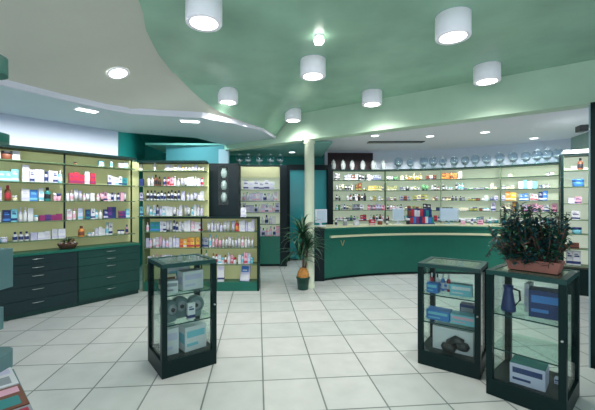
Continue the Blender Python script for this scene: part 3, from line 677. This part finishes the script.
MB().poly([(p[0]-.19-2.6, p[1]-7.2-.02), (p[0]-2.602, p[1]-7.2-.01), (p[0]-.03-2.6, p[1]+.42-7.2), (p[0]-.15-2.6, p[1]+.42-7.2)], 0, 1.0).build('end_panel', NAVYG, co)
# emblem
ex = Arc(CC, RC-.004); t = ex.s_at(342.5); x, y, rz = ex.at(t, 0)
em = MB()
for sgn in (-1, 1): em.box(-.009, .009, -.006, .0, -.055, .055, M=Matrix.Rotation(sgn*.36, 4, 'Y') @ Matrix.Translation((0, 0, 0)) if False else Matrix.Translation((sgn*.022, 0, 0)) @ Matrix.Rotation(sgn*.38, 4, 'Y'))
e = em.build('emblem', mat('bronze', (.45, .38, .18), .35, metal=.6), co, (x-2.6, y-7.2, .70), rz)
e['label'] = 'small bronze V shaped emblem'
# things on the counter
def on_counter(px, d): 
    k = Arc(CC, RC+d); x, y, rz = k.at(k.s_at(px), 0); return x, y, rz
def monitor(px, d, w, h, lab, m):
    x, y, rz = on_counter(px, d)
    r = root('monitor', lab, 'monitor', (x, y, 1.028), rz)
    MB().box(-w/2, w/2, -.02, .02, .07, .07+h, bev=.006).build('casing', m, r)
    MB().box(-w*.3, w*.3, .02, .07, .11, .04+h, bev=.01).build('rear_housing', m, r)
    MB().box(-w/2+.02, w/2-.02, -.0215, -.02, .09, .05+h).build('back_plate', mat('pale_blue_plastic', (.50, .62, .76), .4), r)
    MB().box(-.02, .02, .0, .03, .0, .1).box(-.09, .09, -.05, .07, 0, .012).build('stand', m, r)
    return r
WPL = mat('white_plastic', (.70, .74, .84), .4)
monitor(321, .16, .27, .26, 'white computer monitor on the left end of the counter by the pillar', WPL)
monitor(398, .22, .25, .27, 'white monitor on the counter left of the colourful display', WPL)
monitor(449, .22, .38, .27, 'pale blue wide monitor on the counter right of the colourful display', mat('blue_grey_plastic', (.42, .55, .68), .4))
x, y, rz = on_counter(421, .2)
r = root('counter_display', 'tiered counter display of red and blue packets', 'display', (x, y, 1.028), rz)
MB().box(-.26, .26, -.10, .10, 0, .02).box(-.26, .26, .02, .10, .02, .16).box(-.26, .26, .09, .10, .16, .33).build('tray', pcm('navy'), r)
b = MB()
for i in range(8):
    xx = -.225+i*.064
    b.box(xx-.028, xx+.028, -.07, -.04, .02, .02+.12+.01*(i % 3), pcm(['red', 'blue', 'magenta', 'navy', 'red', 'white', 'blue', 'teal'][i]))
    b.box(xx-.028, xx+.028, .04, .07, .16, .16+.13+.012*((i*2) % 3), pcm(['brown', 'red', 'white', 'white', 'red', 'navy', 'teal', 'navy'][i]))
b.build('packets', None, r)
for px, k, c, w_, h_, al in ((336, BT, 'white', .06, .12, 'black'), (345, J, 'grey', .08, .1, 'white'), (356, B, 'white', .1, .08, 'lilac'), (372, B, 'red', .12, .09, 'white'), (380, J, 'brown', .1, .09, 'white'), (387, BT, 'black', .06, .13, 'white'), (408, J, 'black', .08, .1, 'white'), (463, J, 'pink', .09, .09, 'white'), (472, BT, 'navy', .06, .12, 'white'), (480, B, 'pink', .1, .08, 'magenta'), (490, BT, 'white', .06, .13, 'teal')):
    x, y, rz = on_counter(px, .12); put(k, c, x, y, 1.028, rz, w_, h_*1.1, 'on the curved counter top', al)

# ------------------------------------------------------------------ right narrow shelving unit
YR = 5.6
RL = Line((4.6, YR), (1, -.62), (.62, 1))
r0, r1 = RL.s_at(563.5), RL.s_at(592)
ru = bay('shelving_bay', 'narrow brightly lit shelving bay at the right, beside the dark tall cabinet', RL, r0, r1, [.47, .74, .98, 1.21, 1.475, 1.75, 2.02], 2.25, .42, .26, mat('glowing_cream_back', (.84, .88, .74), .6, emit=(.84, .95, .78), estr=.42), grp=None)  # emission in the back panel stands in for light inside the bay
ox, oy = ru.location.x, ru.location.y
RM = Matrix.Rotation(atan2(RL.d.y, RL.d.x), 4, 'Z')
MB().box(-(r1-r0)/2, (r1-r0)/2, -.03, .26, 2.285, 2.34, M=RM).build('light_canopy', mat('white_canopy', (.85, .88, .9), .4, emit=(.9, 1, .95), estr=.8), ru)
MB().box(-(r1-r0)/2, (r1-r0)/2, -.01, .25, 0, .42, M=RM).build('base_cabinet', FRAME, ru)
MB().box(-(r1-r0)/2-.035, -(r1-r0)/2-.002, -.01, .26, 0, 2.285, M=RM).build('end_post', FRAME, ru)
for z, nm, sg in ((2.02, 'top', [(571, 578, J, 'pink', .09, .09), (578, 583, BT, 'brown', .17, .08)]), (1.75, 'second', [(573, 584, J, ['navy', 'blue'], .18, .15, 'blue')]), (1.475, 'third', [(569, 584, [B, J], ['lilac', 'pink', 'grey'], .10, .08)]),
                  (1.21, 'fourth', [(572, 584, [B], ['white', 'lilac'], .12, .11, 'navy')]), (.98, 'fifth', [(573, 584, J, ['lilac', 'cyan'], .16, .12, 'navy')]), (.74, 'sixth', [(571, 584, B, ['brown', 'grey'], .08, .1)]), (.47, 'lowest', [(567, 584, B, ['navy', 'lilac', 'white'], .2, .09, 'navy')])):
    fill(RL, sg, z, f'{nm} shelf, narrow right bay', .08, .21)

# tall dark cabinet at right edge
tc = root('tall_cabinet', 'tall dark green display cabinet at the right edge of the room', 'cabinet', (2.735, 3.12, 0), -.735)
MB().box(0, .06, 0, .06, 0, 2.40).box(.64, .70, 0, .06, 0, 2.40).box(0, .06, .44, .5, 0, 2.40).box(.64, .70, .44, .5, 0, 2.40).box(0, .7, 0, .5, 2.34, 2.40).box(0, .7, 0, .5, 0, .12).build('frame', FRAME, tc)
MB().box(.06, .64, .005, .011, .12, 2.34).build('glass_door', GLASS, tc)
MB().box(-.012, 0, -.003, .02, 0, 2.38).build('edge_strip', mat('pale_blue_edge', (.25, .40, .45), .3), tc)
MB().box(.06, .64, .47, .48, .12, 2.34).box(.0, .01, .06, .44, .12, 2.34).build('back_panel', DGREEN, tc)
for z in (.6, 1.05, 1.5, 1.95): MB().box(.02, .68, .03, .46, z, z+.012).build('shelf', GLASS, tc)
sp = root('wall_speaker', 'small black speaker bracketed to the tall dark cabinet', 'speaker', (2.725, 3.125, 2.15), -.3)
MB().box(-.085, -.02, -.05, .05, -.01, .045, bev=.006).build('casing', BLACK, sp)
MB().box(-.02, .0, -.012, .012, .0, .02).build('bracket', METAL, sp)

# ------------------------------------------------------------------ glass display cases
def vcase(lab, FL, FRt, depth, H, zsh, base, topgl=True):
    """front-left and front-right floor corners as seen"""
    a = Vector(FL); b = Vector(FRt); d = (b-a); w = d.length; rz = atan2(d.y, d.x)
    r = root('display_case', lab, 'display case', (a.x, a.y, 0), rz, 'free standing glass display cases')
    D_ = depth; p = .045
    for nm, (x0, x1, y0, y1) in (('post', (0, p, 0, p)), ('post', (w-p, w, 0, p)), ('post', (0, p, D_-p, D_)), ('post', (w-p, w, D_-p, D_))):
        MB().box(x0, x1, y0, y1, base, H-.035).build(nm, FRAME, r)
    MB().box(0, w, 0, D_, .0, base, bev=.004).build('base', FRAME, r)
    MB().box(0, w, 0, p, H-.035, H).box(0, w, D_-p, D_, H-.035, H).box(0, p, p, D_-p, H-.035, H).box(w-p, w, p, D_-p, H-.035, H).build('top_frame', DGREEN, r)
    MB().box(p, w-p, p, D_-p, H-.012, H-.004).build('glass_top', mat('green_top_glass', (.015, .085, .060), .12, vary=.6, vscale=9), r)
    for (x0, x1, y0, y1) in ((p, w-p, .012, .018), (p, w-p, D_-.018, D_-.012), (.012, .018, p, D_-p), (w-.018, w-.012, p, D_-p)):
        MB().box(x0, x1, y0, y1, base, H-.035).build('glass_pane', GLASS, r)
    for z in zsh: MB().box(.02, w-.02, .02, D_-.02, z-.008, z).build('glass_shelf', glass('shelf_glass', (.86, .95, .92), .2), r)
    for z in zsh: MB().box(.02, w-.02, .018, .022, z-.009, z+.001).build('shelf_edge', mat('dark_glass_edge', (.02, .07, .07), .2), r)
    MB().lathe([(0, 0), (.008, 0), (.008, .012), (0, .012)], 10, M=Matrix.Translation((w-p/2, 0, (base+H)/2)) @ Matrix.Rotation(pi/2, 4, 'X')).build('lock', METAL, r)
    def P(x, y, z, rr=0): v = Matrix.Rotation(rz, 4, 'Z') @ Vector((x, y, 0)); return (a.x+v.x, a.y+v.y, z), rz+rr
    return r, P, w
S = .5
c1r, P1, w1 = vcase('glass display case standing alone on the left, grey round devices inside', (-1.062, 2.907), (-.662, 3.202), .45, .97, [.437, .695], .14)
def carton(P, x, y, z, w, d, h, c1, c2, lab, rr=0, name='carton', top=None):
    loc, rz = P(x, y, z, rr)
    b = MB().box(-w/2, w/2, -d/2, d/2, 0, h, pcm(c1)); e = .0015
    b.box(-w*.42, w*.42, -d/2-e, -d/2, h*.55, h*.82, pcm(c2)).box(-w*.42, w*.1, -d/2-e, -d/2, h*.2, h*.32, pcm(c2))
    b.box(-w/2-e, -w/2, -d*.4, d*.4, h*.3, h*.7, pcm(c2))
    if top: b.box(-w/2, w/2, -d/2, d/2, h, h+.002, pcm(top))
    return tag(b.build(name, None, None, loc, rz), lab, 'box')
# case 1 top tier
carton(P1, .31, .17, .695, .20, .12, .17, 'white', 'lilac', 'white carton with lilac panel, top tier of the left display case', .1)
carton(P1, .13, .28, .695, .13, .10, .14, 'cream', 'brown', 'cream carton with brown print, top tier of the left display case')
carton(P1, .24, .33, .695, .22, .10, .19, 'white', 'cyan', 'tall white carton with cyan panel at the back of the left display case')
carton(P1, .12, .12, .695, .10, .08, .11, 'white', 'grey', 'small white carton with grey print, top tier of the left display case', -.2)
# mid tier: devices
dev = None
for i, (x, y) in enumerate(((.10, .14), (.22, .20), (.35, .16))):
    loc, rz = P1(x, y, .437, (.3, 0, -.2)[i])
    lab = ['leftmost', 'middle', 'rightmost'][i] + ' grey rounded medical device with a dial, middle tier of the left display case'
    if dev is None:
        dev = root('medical_device', lab, 'device', loc, rz, 'grey rounded devices in the left display case')
        RX = Matrix.Rotation(pi/2, 4, 'X')
        MB().lathe([(0, -.05), (.06, -.05), (.078, -.03), (.08, .03), (.06, .05), (0, .05)], 24, M=Matrix.Translation((0, 0, .11)) @ RX).box(-.05, .05, -.05, .05, 0, .06, bev=.01).build('body', mat('device_grey', (.13, .20, .22), .4), dev)
        MB().lathe([(0, .051), (.045, .051), (.048, .055), (.03, .06), (0, .06)], 20, M=Matrix.Translation((0, 0, .11)) @ RX).build('dial', pcm('grey'), dev)
        MB().lathe([(0, .061), (.018, .061), (.018, .068), (0, .068)], 16, M=Matrix.Translation((0, 0, .11)) @ RX).build('knob', BLACK, dev)
    else: dup(dev, loc, rz, lab)
    put_z = 0
loc, rz = P1(.28, .08, .437); put(B, 'white', *loc, rz, .07, .13, 'in front of the grey devices in the left case', 'navy')
carton(P1, .33, .17, .14, .21, .14, .22, 'white', 'cyan', 'large white carton with cyan panel, bottom tier of the left display case', .1)
carton(P1, .12, .20, .14, .13, .16, .23, 'white', 'lilac', 'upright white carton, bottom tier of the left display case', -.05)

# case 2
c2r, P2, w2 = vcase('middle glass display case with blue boxes inside, in front of the counter', (1.207, 3.212), (1.618, 2.90), .46, .935, [.40, .655], .13)
carton(P2, .34, .16, .655, .18, .10, .10, 'cyan', 'white', 'cyan carton on the top tier of the middle display case', .1)
carton(P2, .20, .26, .655, .15, .10, .08, 'lilac', 'blue', 'lilac and blue carton on the top tier of the middle display case')
carton(P2, .11, .12, .655, .10, .08, .09, 'blue', 'cyan', 'small blue carton on the top tier of the middle display case', -.1)
for i, (x, c) in enumerate(((.07, 'red'), (.12, 'white'), (.17, 'blue'), (.22, 'red'))):
    loc, rz = P2(x, .22, .655); put(BT, c, *loc, rz, .04, .14, 'inside the middle display case', 'white' if c != 'white' else 'navy')
carton(P2, .15, .17, .40, .20, .13, .09, 'blue', 'cyan', 'flat blue carton on the middle tier of the middle display case')
carton(P2, .36, .17, .40, .20, .13, .085, 'cyan', 'pink', 'flat cyan carton with pink panel, middle tier of the middle display case')
carton(P2, .37, .30, .40, .12, .10, .15, 'navy', 'grey', 'navy carton at the back of the middle display case')
cb_ = carton(P2, .27, .21, .13, .34, .16, .21, 'white', 'white', 'large white carton picturing a dark massage device, bottom tier of the middle display case')
loc, rz = P2(.30, .115, .13)
mb = MB()
mb.lathe([(0, -.018), (.035, -.015), (.045, 0), (.035, .015), (0, .018)], 14, M=Matrix.Translation((-.05, 0, .05)) @ Matrix.Scale(1.3, 4, (1, 0, 0))).lathe([(0, -.018), (.03, -.015), (.042, 0), (.03, .015), (0, .018)], 14, M=Matrix.Translation((.05, 0, .065)) @ Matrix.Scale(1.3, 4, (1, 0, 0))).tube([(-.06, 0, .06), (0, 0, .085), (.06, 0, .075)], .02, BLACK)
md = mb.build('massage_device', None, None, (loc[0], loc[1], .062), rz); md.data.materials.clear(); md.data.materials.append(BLACK)
md.rotation_euler = (0, 0, rz); md.scale = (1.15, 1, 2.2)
tag(md, 'black lumpy hand device lying before the large white carton', 'device')

# case 3
c3r, P3, w3 = vcase('nearest glass display case at the right with the leafy planter on top', (1.552, 2.706), (1.885, 2.335), .50, .97, [.37, .64], .13)
loc, rz = P3(.11, .16, .64)
kt = root('kettle_device', 'dark standing appliance with a handle, top tier of the nearest case', 'appliance', loc, rz)
MB().lathe([(0, 0), (.05, 0), (.052, .02), (.04, .10), (.03, .16), (.036, .2), (0, .21)], 18).build('body', pcm('navy'), kt)
MB().tube([(.035, 0, .18), (.075, 0, .17), (.08, 0, .10), (.045, 0, .05)], .008).build('handle', BLACK, kt)
carton(P3, .34, .22, .64, .20, .16, .20, 'navy', 'blue', 'deep blue carton, top tier of the nearest display case', .15)
carton(P3, .215, .30, .64, .03, .14, .22, 'white', 'lilac', 'thin upright white box between the appliance and the blue carton')
carton(P3, .25, .16, .13, .22, .19, .15, 'lilac', 'navy', 'white and blue carton with teal lid, bottom tier of the nearest display case', .08, top='teal')
carton(P3, .41, .30, .13, .06, .05, .04, 'lilac', 'navy', 'tiny pale box in the back corner of the nearest display case')

# planter on case 3
loc, rz = P3(.25, .25, .97)
pr = root('planter', 'long terracotta planter with bushy dark teal foliage on the nearest display case', 'planter', loc, rz)
tb = MB()
v = [(-.165, -.085), (.19, -.085), (.19, .085), (-.165, .085)]
lo_ = [tb.bm.verts.new((x*.88, y*.85, 0)) for x, y in v]; hi_ = [tb.bm.verts.new((x, y, .085)) for x, y in v]; ri = [tb.bm.verts.new((x*.93, y*.86, .085)) for x, y in v]; rb = [tb.bm.verts.new((x*.92, y*.85, .07)) for x, y in v]
tb.bm.faces.new(lo_[::-1]); tb.bm.faces.new(rb)
for A, Bq in ((lo_, hi_), (hi_, ri), (ri, rb)):
    for k in range(4): tb.bm.faces.new([A[k], A[(k+1) % 4], Bq[(k+1) % 4], Bq[k]])
tb.build('trough', TERRA, pr)
MB().box(-.15, .172, -.07, .07, .071, .075).build('soil', BROWN, pr)
fo = MB(); st = MB()
for i in range(78):
    bx0 = random.uniform(-.17, .16); by0 = random.uniform(-.05, .05); az = random.uniform(0, 6.28)
    H_ = random.uniform(.12, .46)
    lean = random.uniform(.02, .12) + (.08 if H_ < .2 else 0)
    tip = Vector((bx0*1.15-.02+cos(az)*lean, by0+sin(az)*lean, .075+H_))
    bs = Vector((bx0, by0, .07)); mid = bs.lerp(tip, .5)+Vector((cos(az)*.02, sin(az)*.02, .03))
    st.tube([bs, mid, tip], [.004, .003, .002], BROWN, 5)
    n = int(H_*95)
    for j in range(n):
        t = .15+.85*j/n; q_ = bs.lerp(mid, t*2) if t < .5 else mid.lerp(tip, t*2-1)
        fo.strap(q_, random.uniform(0, 6.28), random.uniform(-.4, 1.1), random.uniform(.035, .065), random.uniform(.010, .017), random.uniform(.2, 1.2), random.choice((LEAFT, LEAFT, LEAF, BROWN)) if H_ < .25 else random.choice((LEAFT, LEAFT, LEAF)), 3)
for i in range(34):
    bs = Vector((random.uniform(-.16, .12), -.06, .08)); tip = bs + Vector((random.uniform(-.07, .05), random.uniform(-.09, -.02), random.uniform(-.05, .10)))
    st.tube([bs, bs.lerp(tip, .5)+Vector((0, 0, .03)), tip], [.003, .003, .002], BROWN, 5)
    for j in range(8): fo.strap(bs.lerp(tip, .2+j*.1)+Vector((0, 0, .015)), random.uniform(0, 6.28), random.uniform(-.4, .9), .05, .012, .8, random.choice((LEAFT, LEAFT, LEAF)), 3)
# drooping side stem over the edge
for k in range(3):
    p0_ = Vector((-.17, -.02+.03*k, .08)); p1_ = p0_ + Vector((-.09, -.03, .10)); p2_ = p0_+Vector((-.16, -.03*k, -.02))
    st.tube([p0_, p1_, p2_], [.004, .003, .002], BROWN, 5)
    for j in range(10):
        t = j/10; q_ = p0_.lerp(p1_, t*2) if t < .5 else p1_.lerp(p2_, t*2-1)
        fo.strap(q_, random.uniform(0, 6.28), random.uniform(-.5, .8), .05, .009, .8, LEAFT, 3)
st.build('stems', None, pr); fo.build('foliage', None, pr)

# ------------------------------------------------------------------ dracaena by the pillar
px_, Yp = 303, 5.93
pp = root('potted_dracaena', 'spiky dracaena in a dark green pot at the foot of the pillar', 'plant', ((px_-CX)/F*Yp, Yp, 0))
MB().lathe([(0, 0), (.085, 0), (.09, .01), (.108, .19), (.116, .19), (.116, .215), (.10, .215), (.095, .18), (0, .18)], 24).build('pot', mat('pot_green', (.004, .07, .05), .35), pp)
wr = MB().lathe([(0, .181), (.085, .181), (.105, .24), (.09, .30), (.05, .37), (0, .38)], 12)
wr.build('fibre_wrap', ORANGEB, pp)
MB().tube([(0, 0, .2), (.01, .0, .6), (-.01, .01, .95)], [.022, .018, .014], BROWN).tube([(.02, .02, .2), (.06, .0, .5), (.08, .0, .75)], [.02, .015, .012], BROWN).build('trunk', None, pp)
lf = MB()
for (cx_, cy_, cz_, n, L) in ((-.01, 0, .95, 60, .46), (.08, 0, .75, 50, .44), (-.05, -.03, .62, 46, .44)):
    for i in range(n):
        lf.strap((cx_, cy_, cz_+random.uniform(-.10, .05)), random.uniform(0, 6.28), random.uniform(-.2, 1.4), L*random.uniform(.75, 1.2), random.uniform(.016, .024), random.uniform(.8, 2.4), LEAF, 7)
lf.build('foliage', None, pp)

# ------------------------------------------------------------------ near-left stand with rounded trays
sr = root('cosmetics_stand', 'pale teal floor stand with rounded trays, cut by the left edge', 'display stand', (-1.62, 1.55, 0))
def lobe(x1, y0, y1, z0, z1, m, nm, rad=.05):
    pts = [(0, y0)]
    for k in range(9): a = -pi/2+pi/2*k/8; pts.append((x1-rad+rad*cos(a), y0+rad+rad*sin(a)))
    for k in range(9): a = pi/2*k/8; pts.append((x1-rad+rad*cos(a), y1-rad+rad*sin(a)))
    pts.append((0, y1))
    return MB().poly(pts, z0, z1).build(nm, m, sr)
MB().box(-.05, 0, -.35, .35, 0, 2.3).build('back_panel', STANDM, sr)
MB().box(-.05, .30, -.35, .35, 0, .08).build('base', STANDM, sr)
lobe(.315, -.12, .12, 2.09, 2.17, TEALL, 'tray', .09)
lobe(.325, -.12, .12, 1.775, 1.815, TEALL, 'tray', .1)
lobe(.315, -.06, .10, 1.10, 1.28, STANDM, 'bin', .02)
lobe(.27, -.04, .10, .90, 1.00, STANDM, 'bin', .02)
lobe(.325, -.30, .12, .722, .80, STANDM, 'tray', .07)
ms = MB().poly([(-.02, -.62), (.95, -.62), (.72, -.31), (.34, .06), (-.02, .06)], .70, .72).build('magazine_shelf', STANDM, sr)
def mag(x, y, z, rz, c1, c2, lab):
    b = MB().box(-.07, .07, -.10, .10, 0, .012, pcm(c1)).box(-.06, .06, .03, .085, .012, .0125, pcm(c2)).box(-.05, .05, -.08, 0, .012, .0125, pcm(random.choice(('white', 'grey', 'teal'))))
    tag(b.build('magazine', None, None, (x, y, z), rz), lab, 'magazine')
mag(-1.265, 1.485, .72, .81, 'white', 'lilac', 'white magazine at the back of the near stand shelf')
mag(-1.11, 1.338, .72, .81, 'brown', 'pink', 'brown magazine on the near stand shelf')
mag(-.957, 1.193, .72, .81, 'grey', 'red', 'grey magazine with red title on the near stand shelf')
mag(-1.24, 1.215, .72, .81, 'teal', 'white', 'teal magazine on the near stand shelf behind the brown one')
mag(-1.09, 1.07, .72, .81, 'green', 'cream', 'green magazine on the near stand shelf')

finish_labels()

# ------------------------------------------------------------------ lights
def area(name, loc, rot, sx, sy, e, col, spread=pi):
    l = D.lights.new(name, 'AREA'); l.shape = 'RECTANGLE'; l.size = sx; l.size_y = sy; l.energy = e; l.color = col; l.spread = spread
    o = D.objects.new(name, l); COL.objects.link(o); o.location = loc; o.rotation_euler = rot; return o
area('front_fill', (0, -1.6, 1.7), (radians(90), 0, 0), 7, 2.6, 95, (.86, .95, 1.0))  # added unseen fill behind the camera, no window built there
# light over shelving fronts (added fills, no fixtures under the soffits)
x, y, rz = LS.at(.6, -.55); area('shelf_fill_left', (x, y, ZS-.03), (radians(47), 0, rz), 2.6, .08, 18, (1, 1, .93), spread=radians(84))
area('shelf_fill_centre', (-1.5, 5.25, ZS-.03), (radians(47), 0, 0), 1.9, .08, 11, (1, 1, .95), spread=radians(84))
area('shelf_fill_corner', (-.6, 7.55, 2.66), (radians(50), 0, 0), 1.2, .08, 4, (.95, 1, 1), spread=radians(84))
for a in (0, 15, 30, 43):
    x, y = arcp(CB, RB-.6, radians(a)); area('shelf_fill_curve', (x, y, ZK-.03), (radians(40), 0, -radians(a)), 1.2, .08, 10, (1, 1, .94), spread=radians(74))
area('shelf_fill_right', (4.25, 4.95, 2.8), (radians(47), 0, -.5), .5, .08, 16, (1, 1, .95), spread=radians(84))
area('teal_room_fill', (-2.0, 6.7, 2.98), (0, 0, 0), .6, .3, 18, (.6, 1, 1))  # added fill to brighten the dark alcove, no lamp there

w = D.worlds.new('World'); SC.world = w; w.use_nodes = True
w.node_tree.nodes['Background'].inputs[0].default_value = (.75, .92, 1, 1); w.node_tree.nodes['Background'].inputs[1].default_value = .55

# ------------------------------------------------------------------ camera
cam = D.cameras.new('Camera'); co_ = D.objects.new('Camera', cam); COL.objects.link(co_)
co_.location = (0, 0, EYE); co_.rotation_euler = (radians(90), 0, 0)
cam.sensor_width = 36; cam.lens = F/595*36
cam.shift_x = (297.5-CX)/595; cam.shift_y = -(205-HY)/595
cam.clip_start = .05
SC.camera = co_
SC.view_settings.view_transform = 'Standard'; SC.view_settings.look = 'None'; SC.view_settings.exposure = 0
